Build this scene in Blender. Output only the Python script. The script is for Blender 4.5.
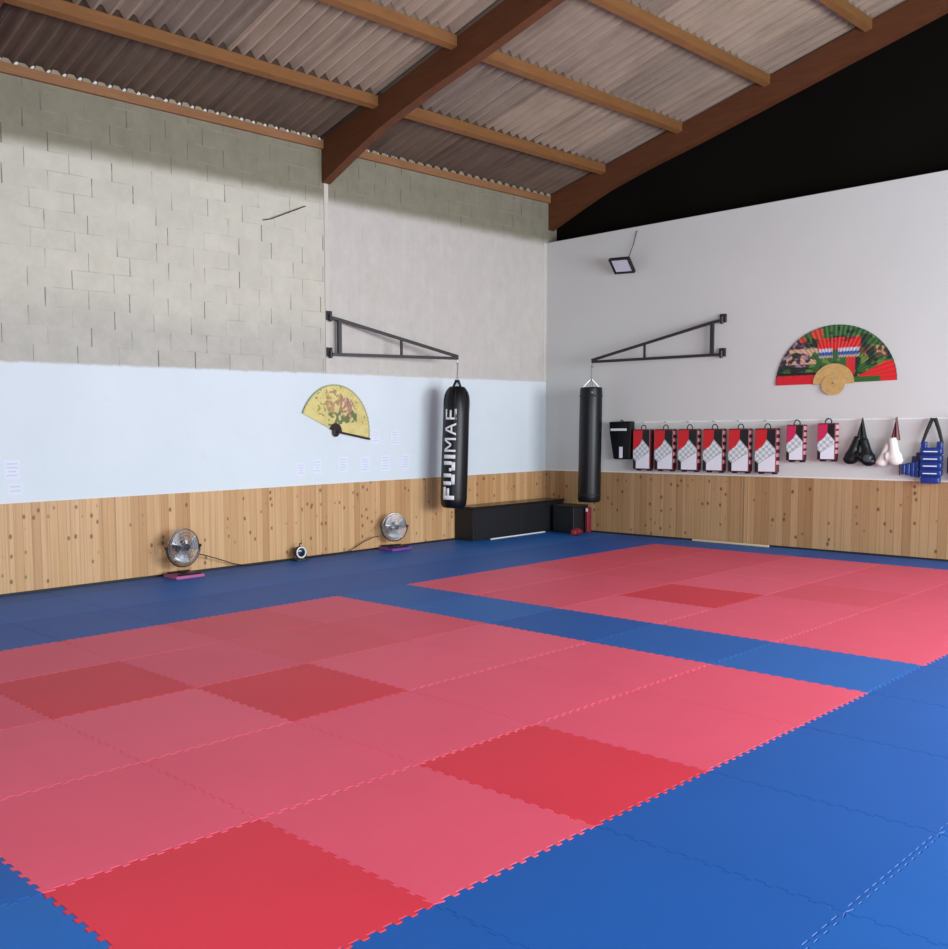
import bpy, math, random
from mathutils import Vector, Matrix
random.seed(7)
PI = math.pi
sc = bpy.context.scene
for o in list(bpy.data.objects): bpy.data.objects.remove(o)
col = sc.collection

# ------------------------------------------------------------------ camera
XL, YB = -2.462, 8.832            # left wall face, back wall face
XR, YN = 10.6, -6.4               # right wall, rear wall
cam = bpy.data.cameras.new('camera'); co = bpy.data.objects.new('camera', cam); col.objects.link(co)
F = 968.87
cam.sensor_width = 36; cam.lens = F*36/948
cam.shift_x = (474-333.09)/948; cam.shift_y = (506.5-474.5)/948
yaw, pit, rol = 0.8485, -0.0802, -0.0117
f = Vector((-math.sin(yaw)*math.cos(pit), math.cos(yaw)*math.cos(pit), math.sin(pit)))
rt = Vector((math.cos(yaw), math.sin(yaw), 0)); up = rt.cross(f)
r2 = rt*math.cos(rol)+up*math.sin(rol); u2 = -rt*math.sin(rol)+up*math.cos(rol)
M = Matrix((r2, u2, -f)).transposed().to_4x4(); M.translation = (7.259, -4.435, 1.685)
co.matrix_world = M
cam.clip_start = .05
sc.camera = co

# ------------------------------------------------------------------ world, light, exposure
w = bpy.data.worlds.new('World'); sc.world = w; w.use_nodes = True
bg = w.node_tree.nodes['Background']; bg.inputs[0].default_value = (.85, .88, .92, 1); bg.inputs[1].default_value = .45
def area(name, loc, rot, sx, sy, power, color):
    l = bpy.data.lights.new(name, 'AREA'); l.shape = 'RECTANGLE'; l.size = sx; l.size_y = sy
    l.energy = power; l.color = color
    o = bpy.data.objects.new(name, l); o.location = loc; o.rotation_euler = rot; col.objects.link(o); return o
# daylight through the window band in the right wall and an unseen rear door added to light the back wall
area('window_daylight', (XR-.25, 3.6, 2.1), (0, PI/2, 0), 2.6, 7.5, 860, (.90, .955, 1))
area('door_fill', (7.9, YN+.2, 1.7), (PI/2, 0, 0), 4.4, 2.8, 300, (.89, .95, 1))
sc.view_settings.view_transform = 'Standard'; sc.view_settings.look = 'None'
sc.view_settings.gamma = 1; sc.view_settings.use_curve_mapping = False
sc.view_settings.exposure = 0.56

# ------------------------------------------------------------------ materials
def lin(c):
    return tuple((x/255/12.92 if x/255 <= .04045 else ((x/255+.055)/1.055)**2.4) for x in c)+(1,)
class NT:
    def __init__(s, name):
        s.m = bpy.data.materials.new(name); s.m.use_nodes = True; s.t = s.m.node_tree
        s.b = s.t.nodes['Principled BSDF']
    def n(s, typ, **k):
        x = s.t.nodes.new(typ)
        for a, v in k.items(): setattr(x, a, v)
        return x
    def link(s, a, b): s.t.links.new(a, b)
    def put(s, sock, v):
        if isinstance(v, bpy.types.NodeSocket): s.link(v, sock)
        else: sock.default_value = v
    def math(s, op, a, b=None, c=None):
        x = s.n('ShaderNodeMath', operation=op); s.put(x.inputs[0], a)
        if b is not None: s.put(x.inputs[1], b)
        if c is not None: s.put(x.inputs[2], c)
        return x.outputs[0]
    def mix(s, fac, a, b, mode='MIX'):
        x = s.n('ShaderNodeMix', data_type='RGBA', blend_type=mode)
        s.put(x.inputs[0], fac); s.put(x.inputs[6], a); s.put(x.inputs[7], b); return x.outputs[2]
    def pos(s):
        g = s.n('ShaderNodeTexCoord'); sp = s.n('ShaderNodeSeparateXYZ'); s.link(g.outputs['Object'], sp.inputs[0])
        return g.outputs['Object'], sp.outputs
    def noise(s, vec, scale, detail=3, rough=.5, dist=0):
        x = s.n('ShaderNodeTexNoise'); s.link(vec, x.inputs['Vector']); x.inputs['Scale'].default_value = scale
        x.inputs['Detail'].default_value = detail; x.inputs['Roughness'].default_value = rough; x.inputs['Distortion'].default_value = dist
        return x.outputs['Fac']
    def vec(s, x, y, z):
        c = s.n('ShaderNodeCombineXYZ'); s.put(c.inputs[0], x); s.put(c.inputs[1], y); s.put(c.inputs[2], z); return c.outputs[0]
    def ramp(s, fac, stops):
        r = s.n('ShaderNodeValToRGB'); s.put(r.inputs[0], fac); e = r.color_ramp.elements
        while len(e) < len(stops): e.new(.5)
        for i, (p, c) in enumerate(stops): e[i].position = p; e[i].color = c
        return r.outputs[0]
    def step(s, v, a, b):       # smooth 0..1 between a and b
        x = s.n('ShaderNodeMapRange', interpolation_type='SMOOTHSTEP'); s.put(x.inputs[0], v)
        x.inputs[1].default_value = a; x.inputs[2].default_value = b; return x.outputs[0]
    def bump(s, h, strength=.3, dist=.01):
        b = s.n('ShaderNodeBump'); b.inputs['Strength'].default_value = strength; b.inputs['Distance'].default_value = dist
        s.link(h, b.inputs['Height']); s.link(b.outputs[0], s.b.inputs['Normal'])
    def done(s, c, rough=.6, metal=0, spec=.5):
        s.put(s.b.inputs['Base Color'], c); s.put(s.b.inputs['Roughness'], rough); s.b.inputs['Metallic'].default_value = metal
        s.b.inputs['Specular IOR Level'].default_value = spec; return s.m
def plain(name, c, rough=.6, metal=0, var=.08, scale=6, spec=.5, bump=0):
    t = NT(name); v, _ = t.pos(); n = t.noise(v, scale, 4)
    c0 = lin(c); lo = tuple(x*(1-var) for x in c0[:3])+(1,); hi = tuple(min(1, x*(1+var)) for x in c0[:3])+(1,)
    if bump: t.bump(t.noise(v, scale*8, 3), bump, .004)
    return t.done(t.mix(n, lo, hi), rough, metal, spec)
def vcol(name, rough=.6):
    t = NT(name); a = t.n('ShaderNodeAttribute', attribute_name='paint'); return t.done(a.outputs['Color'], rough)

def mat_foam(name, c, sheen=.5):
    t = NT(name); g = t.n('ShaderNodeNewGeometry'); v = g.outputs['Position']
    n = t.noise(v, 1.3, 4, .6); n2 = t.noise(v, 22, 3, .6)
    c0 = lin(c); lo = tuple(x*.90 for x in c0[:3])+(1,); hi = tuple(min(1, x*1.08) for x in c0[:3])+(1,)
    cc = t.mix(n, lo, hi); cc = t.mix(t.math('MULTIPLY', n2, .12), cc, hi)
    t.bump(t.noise(v, 160, 2), .15, .002)
    return t.done(cc, sheen, 0, .22)

def mat_blockwall():
    t = NT('block_wall'); v, p = t.pos(); y, z = p[1], p[2]
    row = t.math('FLOOR', t.math('DIVIDE', z, .2))
    odd = t.math('MULTIPLY', t.math('MODULO', row, 2), .25)
    wob = t.n('ShaderNodeTexWhiteNoise', noise_dimensions='1D'); t.link(row, wob.inputs['W'])
    ys = t.math('ADD', t.math('ADD', y, odd), t.math('MULTIPLY', wob.outputs['Value'], .12))
    ud = t.math('DIVIDE', t.math('ADD', ys, 20), .5); colid = t.math('FLOOR', ud); u = t.math('FRACT', ud)
    wn = t.n('ShaderNodeTexWhiteNoise', noise_dimensions='2D'); t.link(t.vec(colid, row, 0), wn.inputs['Vector']); blk = wn.outputs['Value']
    vj = t.math('LESS_THAN', u, t.math('ADD', .012, t.math('MULTIPLY', blk, .022)))
    hf = t.math('FRACT', t.math('DIVIDE', z, .2)); hj = t.math('LESS_THAN', hf, .05)
    big = t.noise(v, .9, 4, .6); mid = t.noise(v, 5, 5, .65); fine = t.noise(v, 40, 3, .6)
    patch = t.step(t.noise(v, 2.3, 3), .4, .6)
    vj = t.math('MULTIPLY', vj, t.math('ADD', .25, t.math('MULTIPLY', patch, .75)))
    hj = t.math('MULTIPLY', hj, t.math('MULTIPLY', t.step(t.noise(v, 3.1, 3), .45, .68), .3))
    # whitewashed block, first bay
    a = t.mix(mid, lin((182, 181, 166)), lin((216, 214, 200)))
    a = t.mix(t.math('MULTIPLY', blk, .16), a, lin((160, 158, 150)))
    a = t.mix(t.math('MULTIPLY', fine, .3), a, lin((205, 200, 190)))
    # low part of the bay is greyer bare cement
    a = t.mix(t.math('MULTIPLY', t.step(t.math('ADD', z, t.math('MULTIPLY', big, .5)), 3.5, 3.05), .6), a, t.mix(mid, lin((150, 150, 146)), lin((192, 190, 184))))
    a = t.mix(t.math('MULTIPLY', vj, .75), a, lin((92, 86, 78)))
    a = t.mix(hj, a, lin((120, 114, 104)))
    # second bay: skim-plastered
    b = t.mix(mid, lin((186, 182, 175)), lin((214, 211, 206)))
    streak = t.noise(t.vec(0, t.math('MULTIPLY', y, 9), t.math('MULTIPLY', z, .8)), 1, 4, .6)
    b = t.mix(t.math('MULTIPLY', streak, .4), b, lin((176, 170, 160)))
    b = t.mix(t.math('MULTIPLY', vj, .16), b, lin((120, 116, 108)))
    bay = t.math('GREATER_THAN', y, 4.03)
    c = t.mix(bay, a, b)
    # shade along the wall top under the plate, painted in as a darker greenish tone
    shaded = t.mix(mid, lin((116, 112, 96)), lin((146, 142, 124)))
    shaded = t.mix(t.math('MULTIPLY', vj, .6), shaded, lin((70, 66, 56))); shaded = t.mix(t.math('MULTIPLY', hj, 1.6), shaded, lin((160, 156, 140)))
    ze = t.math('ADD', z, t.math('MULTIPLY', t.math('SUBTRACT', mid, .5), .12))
    c = t.mix(t.step(ze, 4.56, 4.74), c, shaded)
    # white paint band
    wt = t.mix(big, lin((208, 219, 226)), lin((222, 231, 237)))
    wt = t.mix(t.math('MULTIPLY', t.step(mid, .6, .8), .35), wt, lin((214, 205, 208)))
    we = t.math('ADD', z, t.math('MULTIPLY', t.math('SUBTRACT', mid, .5), .06))
    c = t.mix(t.step(we, 2.43, 2.39), c, wt)
    t.bump(t.math('SUBTRACT', fine, t.math('MULTIPLY', vj, 2)), .25, .006)
    return t.done(c, .85, 0, .2)
def mat_whitewall(name, c1, c2):
    t = NT(name); v, p = t.pos(); big = t.noise(v, .7, 4, .6); mid = t.noise(v, 6, 5, .65)
    c = t.mix(big, lin(c1), lin(c2)); c = t.mix(t.math('MULTIPLY', t.step(mid, .62, .8), .25), c, lin((190, 182, 182)))
    t.bump(t.noise(v, 50, 3), .12, .004); return t.done(c, .8, 0, .25)
def mat_pine(name, axis, shade=1.0):
    t = NT(name); v, p = t.pos(); u = p[axis]; z = p[2]
    d = t.math('DIVIDE', t.math('ADD', u, 20), .098); pid = t.math('FLOOR', d); fr = t.math('FRACT', d)
    wn = t.n('ShaderNodeTexWhiteNoise', noise_dimensions='1D'); t.link(pid, wn.inputs['W']); r = wn.outputs['Value']
    gv = t.vec(t.math('MULTIPLY', u, 34), t.math('MULTIPLY', pid, 3.3), t.math('MULTIPLY', z, 1.6)); g = t.noise(gv, 1, 4, .6, .6)
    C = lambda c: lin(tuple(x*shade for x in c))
    base = t.ramp(r, [(0, C((188, 144, 98))), (.35, C((212, 172, 124))), (.7, C((222, 184, 138))), (1, C((198, 156, 110)))])
    base = t.mix(t.math('MULTIPLY', g, .6), base, C((170, 122, 76)))
    st = t.noise(t.vec(t.math('MULTIPLY', u, 26), 0, t.math('MULTIPLY', z, .25)), 1, 2, .5); base = t.mix(t.math('MULTIPLY', t.step(st, .52, .7), .4), base, C((150, 104, 66)))
    kv = t.n('ShaderNodeTexVoronoi', feature='F1'); t.link(t.vec(t.math('MULTIPLY', u, 12), 0, t.math('MULTIPLY', z, 8.5)), kv.inputs['Vector']); kv.inputs['Scale'].default_value = 1; kv.inputs['Randomness'].default_value = 1
    ks = t.n('ShaderNodeSeparateColor'); t.link(kv.outputs['Color'], ks.inputs[0])
    on = t.math('GREATER_THAN', ks.outputs[0], .60)
    k1 = t.math('MULTIPLY', t.step(kv.outputs['Distance'], .30, .12), on)
    base = t.mix(t.math('MULTIPLY', k1, .85), base, C((112, 68, 36)))
    gr = t.math('LESS_THAN', t.math('ABSOLUTE', t.math('SUBTRACT', fr, .5)), .455)   # 1 on the board face, 0 in the groove
    base = t.mix(t.math('MULTIPLY', t.math('SUBTRACT', 1, gr), .28), base, C((112, 74, 44)))
    t.bump(t.math('ADD', gr, t.math('MULTIPLY', g, .1)), .4, .006)
    return t.done(base, .5, 0, .4)
def mat_timber(name, c1, c2):
    t = NT(name); v, p = t.pos(); n = t.noise(t.vec(t.math('MULTIPLY', p[0], 3), t.math('MULTIPLY', p[1], 3), t.math('MULTIPLY', p[2], 25)), 1, 4, .6); m = t.noise(v, 2.2, 4)
    c = t.mix(n, lin(c1), lin(c2)); c = t.mix(t.math('MULTIPLY', m, .3), c, lin(tuple(x*.7 for x in c1))); return t.done(c, .65, 0, .3)
def mat_fibre(name, c1, c2):
    t = NT(name); v, p = t.pos(); n = t.noise(v, 2.0, 5, .65); s = t.noise(t.vec(t.math('MULTIPLY', p[0], .8), t.math('MULTIPLY', p[1], 14), 0), 1, 4, .6)
    c = t.mix(n, lin(c1), lin(c2)); c = t.mix(t.math('MULTIPLY', t.step(s, .45, .75), .45), c, lin(tuple(x*.72 for x in c1)))
    t.bump(t.noise(v, 60, 3), .15, .004); return t.done(c, .85, 0, .2)

m_red = [mat_foam('foam_red_%d' % i, c) for i, c in enumerate([(231, 90, 116), (227, 86, 111), (234, 96, 121)])]
m_redmid = mat_foam('foam_red_mid', (225, 83, 104)); m_reddark = mat_foam('foam_red_deep', (218, 56, 74))
m_blue = [mat_foam('foam_blue_%d' % i, c) for i, c in enumerate([(26, 94, 174), (24, 88, 168), (31, 100, 180)])]
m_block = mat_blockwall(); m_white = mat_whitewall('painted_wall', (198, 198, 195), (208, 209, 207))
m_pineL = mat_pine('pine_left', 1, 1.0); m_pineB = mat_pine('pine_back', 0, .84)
m_beam = mat_timber('glulam', (78, 44, 26), (116, 68, 40)); m_purlin = mat_timber('purlin_timber', (112, 74, 40), (146, 100, 58)); m_plate = mat_timber('plate_timber', (128, 88, 58), (166, 122, 84))
m_fc = [mat_fibre('fibre_cement_%d' % i, a, b) for i, (a, b) in enumerate([((128, 112, 98), (166, 148, 132)), ((118, 104, 92), (154, 138, 124)), ((138, 120, 104), (174, 156, 138))])]
m_fcd = [mat_fibre('shaded_fibre_cement_%d' % i, a, b) for i, (a, b) in enumerate([((86, 70, 60), (120, 100, 88)), ((78, 64, 56), (110, 92, 80)), ((92, 76, 66), (124, 106, 92))])]  # darker tints paint the eave shade into the first sheet row
m_void = plain('unlit_void', (16, 14, 12), .95, var=.3, scale=1, spec=.05)  # near-black colour stands in for the unlit space beyond the partition
m_concrete = plain('concrete', (140, 138, 134), .9); m_pier = plain('pier_plaster', (200, 196, 188), .85, scale=12)
m_steel = plain('dark_steel', (46, 46, 50), .45, .3); m_vinyl = plain('black_vinyl', (13, 15, 20), .36, 0, .3, 14, .32, .25)
m_strap = plain('black_webbing', (14, 14, 16), .7); m_chrome = plain('chrome_wire', (150, 152, 160), .25, 1, .04); m_alu = plain('polished_blade', (228, 234, 240), .3, .35, .04)
m_chain = plain('steel_chain', (150, 152, 156), .35, .9); m_print = plain('white_print', (232, 234, 236), .45, 0, .03); m_blackp = plain('black_plastic', (18, 18, 20), .4)
m_blackbox = plain('black_panel', (17, 18, 23), .55, 0, .2, 5); m_boxtop = plain('black_lacquer_top', (22, 20, 20), .25)
m_cable = plain('black_cable', (26, 22, 22), .6); m_whitep = plain('white_plastic', (230, 230, 230), .4)
m_redv = plain('red_vinyl', (200, 24, 34), .4, 0, .1, 8); m_crim = plain('crimson_vinyl', (196, 32, 84), .4); m_maroon = plain('maroon_vinyl', (96, 22, 36), .45, 0, .2, 9); m_pinkedge = plain('rose_vinyl', (212, 150, 160), .45)
m_bluev = plain('blue_vinyl', (20, 50, 124), .38, 0, .15, 9); m_navy = plain('navy_vinyl', (22, 30, 66), .42, 0, .2, 9); m_whitev = plain('white_leather', (226, 220, 216), .45, 0, .05, 8)
m_label = plain('white_label', (226, 228, 238), .4, 0, .03); m_purple = plain('purple_foam', (120, 60, 150), .7); m_pinkf = plain('pink_foam', (176, 92, 142), .7)
m_paper = plain('paper', (222, 228, 240), .8, 0, .02); m_paint = vcol('painted_paper', .6); m_hubwood = plain('varnished_bamboo', (196, 160, 100), .4, 0, .3, 22); m_darkwood = plain('dark_lacquer', (38, 24, 26), .35)
m_dullred = plain('dull_red_vinyl', (128, 26, 40), .5); m_palewood = plain('pale_batten', (204, 184, 146), .6, scale=9)
m_greyg = plain('grey_leather', (60, 74, 80), .4, 0, .2, 20)
def mat_checker():
    t = NT('grey_print'); v, p = t.pos(); ch = t.n('ShaderNodeTexChecker'); t.link(v, ch.inputs['Vector']); ch.inputs['Scale'].default_value = 24
    ch.inputs['Color1'].default_value = lin((214, 222, 226)); ch.inputs['Color2'].default_value = lin((150, 160, 166))
    return t.done(t.mix(t.math('MULTIPLY', t.noise(v, 30, 2), .6), ch.outputs['Color'], lin((220, 226, 228))), .45)
m_check = mat_checker()
def mat_diffuser():
    t = NT('lamp_diffuser'); v, p = t.pos(); t.b.inputs['Emission Strength'].default_value = .0
    return t.done(t.mix(t.noise(v, 8), lin((190, 190, 205)), lin((214, 214, 226))), .3)
m_diff = mat_diffuser()

# ------------------------------------------------------------------ mesh helpers
class G:
    def __init__(s): s.v = []; s.f = []; s.mi = []; s.cur = 0
    def add(s, vs, fs):
        k = len(s.v); s.v += [tuple(x) for x in vs]; s.f += [tuple(i+k for i in f) for f in fs]; s.mi += [s.cur]*len(fs); return s
    def box(s, a, b, bev=0):
        x0, y0, z0 = a; x1, y1, z1 = b
        if bev <= 0:
            return s.add([(x0,y0,z0),(x1,y0,z0),(x1,y1,z0),(x0,y1,z0),(x0,y0,z1),(x1,y0,z1),(x1,y1,z1),(x0,y1,z1)],
                  [(0,3,2,1),(4,5,6,7),(0,1,5,4),(1,2,6,5),(2,3,7,6),(3,0,4,7)])
        import bmesh
        bm = bmesh.new(); bmesh.ops.create_cube(bm, size=1)
        for v in bm.verts: v.co = Vector(((x0+x1)/2+v.co.x*(x1-x0), (y0+y1)/2+v.co.y*(y1-y0), (z0+z1)/2+v.co.z*(z1-z0)))
        bmesh.ops.bevel(bm, geom=list(bm.edges), offset=bev, segments=3, profile=.6, affect='EDGES')
        bm.verts.index_update(); s.add([v.co for v in bm.verts], [[v.index for v in f.verts] for f in bm.faces]); bm.free(); return s
    def tube(s, pts, r, n=10, closed=False, cap=True):
        pts = [Vector(p) for p in pts]; m = len(pts); rs = r if isinstance(r, (list, tuple)) else [r]*m
        base = None; vs = []
        for i, p in enumerate(pts):
            if closed: d = pts[(i+1) % m]-pts[i-1]
            else: d = pts[min(i+1, m-1)]-pts[max(i-1, 0)]
            d.normalize()
            if base is None: base = d.orthogonal().normalized()
            a = (base-d*base.dot(d)).normalized(); base = a; b = d.cross(a)
            for k in range(n):
                t = 2*PI*k/n; vs.append(p+(a*math.cos(t)+b*math.sin(t))*rs[i])
        fs = []
        for i in range(m if closed else m-1):
            j = (i+1) % m
            for k in range(n): fs.append((i*n+k, i*n+(k+1) % n, j*n+(k+1) % n, j*n+k))
        if cap and not closed: fs.append(tuple(range(n-1, -1, -1))); fs.append(tuple((m-1)*n+k for k in range(n)))
        return s.add(vs, fs)
    def bar(s, p0, p1, w, h, upv=(0, 0, 1)):
        p0, p1 = Vector(p0), Vector(p1); d = (p1-p0).normalized(); a = d.cross(Vector(upv)).normalized(); b = a.cross(d)
        vs = [p+a*sx*w/2+b*sz*h/2 for p in (p0, p1) for sx, sz in ((-1,-1),(1,-1),(1,1),(-1,1))]
        return s.add(vs, [(0,3,2,1),(4,5,6,7),(0,1,5,4),(1,2,6,5),(2,3,7,6),(3,0,4,7)])
    def lathe(s, prof, c=(0,0,0), axis='z', n=32, sq=(1, 1)):
        vs = []; c = Vector(c)
        for r, h in prof:
            for k in range(n):
                t = 2*PI*k/n; a, b = r*math.cos(t)*sq[0], r*math.sin(t)*sq[1]
                q = {'z': (a, b, h), 'x': (h, a, b), 'y': (b, h, a)}[axis]; vs.append(c+Vector(q))
        m = len(prof); fs = [(i*n+k, i*n+(k+1) % n, (i+1)*n+(k+1) % n, (i+1)*n+k) for i in range(m-1) for k in range(n)]
        fs.append(tuple(range(n-1, -1, -1))); fs.append(tuple((m-1)*n+k for k in range(n)))
        return s.add(vs, fs)
    def prism(s, poly, d0, d1, axis='y'):
        n = len(poly); q = {'y': lambda a, b, d: (a, d, b), 'x': lambda a, b, d: (d, a, b), 'z': lambda a, b, d: (a, b, d)}[axis]
        vs = [q(a, b, d0) for a, b in poly]+[q(a, b, d1) for a, b in poly]
        return s.add(vs, [tuple(range(n)), tuple(range(2*n-1, n-1, -1))]+[(k, k+n, (k+1) % n+n, (k+1) % n) for k in range(n)])
    def ell(s, c, r, n=16, rot=None):
        vs = []; c = Vector(c); m = n//2
        R = rot or Matrix.Identity(3)
        for i in range(m+1):
            th = PI*i/m
            for k in range(n):
                t = 2*PI*k/n; vs.append(c+R @ Vector((r[0]*math.sin(th)*math.cos(t), r[1]*math.sin(th)*math.sin(t), r[2]*math.cos(th))))
        fs = [(i*n+k, (i+1)*n+k, (i+1)*n+(k+1) % n, i*n+(k+1) % n) for i in range(m) for k in range(n)]
        return s.add(vs, fs)
    def build(s, name, mats, parent=None, smooth=True, bevel=0, remesh=0):
        import bmesh
        me = bpy.data.meshes.new(name); me.from_pydata(s.v, [], s.f)
        mats = mats if isinstance(mats, (list, tuple)) else [mats]
        for m in mats: me.materials.append(m)
        for i, p in enumerate(me.polygons): p.material_index = s.mi[i]
        bm = bmesh.new(); bm.from_mesh(me); bmesh.ops.remove_doubles(bm, verts=bm.verts, dist=1e-5)
        bmesh.ops.recalc_face_normals(bm, faces=bm.faces); bm.to_mesh(me); bm.free()
        o = bpy.data.objects.new(name, me); col.objects.link(o)
        if parent is not None: o.parent = parent
        if remesh:
            r = o.modifiers.new('r', 'REMESH'); r.mode = 'VOXEL'; r.voxel_size = remesh; r.use_smooth_shade = True
            q = o.modifiers.new('s', 'SMOOTH'); q.factor = .5; q.iterations = 6
        if bevel:
            b = o.modifiers.new('b', 'BEVEL'); b.width = bevel; b.segments = 2; b.limit_method = 'ANGLE'; b.angle_limit = .7
        if smooth:
            me.polygons.foreach_set('use_smooth', [True]*len(me.polygons)); me.set_sharp_from_angle(angle=.6)
        return o
def tag(o, label=None, cat=None, group=None, kind=None):
    if label: o['label'] = label
    if cat: o['category'] = cat
    if group: o['group'] = group
    if kind: o['kind'] = kind
    return o
def thing(name, loc, rz=0, label=None, cat=None, group=None):
    o = bpy.data.objects.new(name, None); o.empty_display_size = .1; col.objects.link(o)
    o.location = loc; o.rotation_euler = (0, 0, rz); return tag(o, label, cat, group)
def struct(name, g, m, **k): return tag(g.build(name, m, smooth=False, **k), kind='structure')
def copy_tree(o, parent=None):
    c = o.copy(); col.objects.link(c); c.parent = parent
    for ch in [x for x in o.children]: copy_tree(ch, c)
    return c

# ------------------------------------------------------------------ the hall
SL = .26; Z0 = 5.42; XE = XL; XRIDGE = (XL+XR)/2
def roofz(x): return Z0+SL*(x-XE) if x <= XRIDGE else Z0+SL*(XR-x)
YF = 9.1       # black sheet painted as the unlit space above the partition
struct('floor', G().box((XL-.3, YN-.3, -.22), (XR+.3, YF+.3, -.022)), m_concrete)
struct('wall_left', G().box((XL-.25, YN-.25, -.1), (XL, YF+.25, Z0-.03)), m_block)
struct('wall_back', G().box((XL, YB, -.1), (XR, YB+.12, 4.65)), m_white)
struct('void_sheet', G().add([(XL, YF, 4.5), (XR, YF, 4.5), (XR, YF, Z0+.3), (XRIDGE, YF, roofz(XRIDGE)+.3), (XL, YF, Z0+.3),
      (XL, YF+.1, 4.5), (XR, YF+.1, 4.5), (XR, YF+.1, Z0+.3), (XRIDGE, YF+.1, roofz(XRIDGE)+.3), (XL, YF+.1, Z0+.3)],
      [(0,1,2,3,4),(9,8,7,6,5),(0,5,6,1),(1,6,7,2),(2,7,8,3),(3,8,9,4),(4,9,5,0)]), m_void)
# ledge joining partition and the black void sheet
struct('trim_1', G().box((XL, YB+.12, 4.55), (XR, YF, 4.62)), m_void)
# right wall with its long window band, rear wall with a door opening added around the fill lamp (both out of frame)
wy0, wy1, wz0, wz1 = -.3, 7.5, .9, 3.7
g = G(); g.box((XR, YN, -.1), (XR+.25, YF, wz0)); g.box((XR, YN, wz1), (XR+.25, YF, Z0-.03)); g.box((XR, YN, wz0), (XR+.25, wy0, wz1)); g.box((XR, wy1, wz0), (XR+.25, YF, wz1))
struct('wall_right', g, m_white)
g = G()
for k in range(9):
    y = wy0+(wy1-wy0)*k/8; g.box((XR+.05, y-.04, wz0), (XR+.13, y+.04, wz1))
for z in (wz0+.04, 2.3, wz1-.04): g.box((XR+.05, wy0, z-.04), (XR+.13, wy1, z+.04))
struct('window_1', g, m_whitep)
g = G(); g.box((XL, YN-.25, -.1), (5.6, YN, Z0-.03)); g.box((10.2, YN-.25, -.1), (XR, YN, Z0-.03)); g.box((5.6, YN-.25, 3.3), (10.2, YN, Z0-.03))
g.add([(XL, YN, Z0-.03), (XR, YN, Z0-.03), (XRIDGE, YN, roofz(XRIDGE)), (XL, YN-.2, Z0-.03), (XR, YN-.2, Z0-.03), (XRIDGE, YN-.2, roofz(XRIDGE))], [(0,1,2),(5,4,3),(0,3,4,1),(1,4,5,2),(2,5,3,0)])
struct('wall_rear', g, m_white)
g = G()
for x in (5.64, 7.9, 10.16): g.box((x-.04, YN-.15, 0), (x+.04, YN-.07, 3.3))
for z in (.04, 1.1, 2.2, 3.26): g.box((5.6, YN-.15, z-.04), (10.2, YN-.07, z+.04))
struct('fill_door_1', g, m_whitep)
# corrugated roof: one mesh, sheet by sheet with overlaps
g = G(); P = .177; rnd = random.Random(3)
rows = 6
for side in (0, 1):
    for r in range(rows):
        d0 = -.22+r*1.26 if r else -.10; d1 = (r+1)*1.26-.22+.16
        if r == rows-1: d1 = XRIDGE-XL+.05
        y = YN-.4+(r % 2)*.1
        while y < YF+.1:
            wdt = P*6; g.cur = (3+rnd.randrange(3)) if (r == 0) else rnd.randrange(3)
            dz = rnd.uniform(-.004, .006); n = 48+4; vs = []; fs = []
            for i in range(n+1):
                yy = y+wdt*i/48
                cz = .042*math.cos(2*PI*(yy-YN)/P)+dz+(.010 if i > 46 else 0)
                for d in (d0, d1):
                    x = XL+d if side == 0 else XR-d
                    vs.append((x, yy, Z0+SL*d+cz+(.0 if d == d0 else .016)+.04))
            k = len(vs); vs += [(a, b, c+.008) for a, b, c in vs]
            for i in range(n): fs.append((2*i, 2*i+1, 2*i+3, 2*i+2)); fs.append((k+2*i, k+2*i+2, k+2*i+3, k+2*i+1))
            for i in range(n):
                fs.append((2*i, 2*i+2, k+2*i+2, k+2*i)); fs.append((2*i+1, k+2*i+1, k+2*i+3, 2*i+3))
            g.add(vs, fs); y += wdt
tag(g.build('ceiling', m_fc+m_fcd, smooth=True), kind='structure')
# timber rafters with a deep haunch at the wall
def rafter(y0, y1, num):
    pr = [(-2.455, 4.86), (-2.2, 4.97), (-1.9, 5.10), (-1.62, 5.215), (-1.37, 5.31), (-1.0, 5.42), (-.6, 5.53), (0, 5.675), (1.0, 5.94), (XRIDGE, 5.94+.27*(XRIDGE-1.0))]
    topL = [(XRIDGE, roofz(XRIDGE)-.02), (XL+.005, Z0-.02)]
    mir = lambda q: [(XL+XR-a, b) for a, b in q]
    g = G().prism(pr+topL, y0, y1); g.prism(mir(pr+topL), y0, y1)
    struct('trim_%d' % num, g, m_beam)
raf = [(-5.8, -5.66), (-.92, -.78), (4.0, 4.14), (8.87, 9.01)]
for i, (a, b) in enumerate(raf): rafter(a, b, 2+i)
# purlins between the rafters
num = 6
for side in (0, 1):
    for k in range(5):
        d = 1.02+k*1.26
        for (a, b) in zip(raf[:-1], raf[1:]):
            x = XL+d if side == 0 else XR-d; z = Z0+SL*d-.008
            g = G(); ya, yb = a[1], b[0]; s_ = SL*(1 if side == 0 else -1)
            w_, h_ = .04, .118
            g.add([(x-w_, ya, z-h_-w_*s_), (x+w_, ya, z-h_+w_*s_), (x+w_, ya, z+w_*s_), (x-w_, ya, z-w_*s_),
                   (x-w_, yb, z-h_-w_*s_), (x+w_, yb, z-h_+w_*s_), (x+w_, yb, z+w_*s_), (x-w_, yb, z-w_*s_)],
                  [(0,1,2,3),(7,6,5,4),(0,4,5,1),(1,5,6,2),(2,6,7,3),(3,7,4,0)])
            struct('trim_%d' % num, g, m_purlin); num += 1
# wall plate boards under the eave, one per bay
for (a, b) in zip(raf[:-1], raf[1:]):
    struct('trim_%d' % num, G().box((XL, a[1], 5.285), (XL+.045, b[0], 5.385)), m_plate); num += 1
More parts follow.
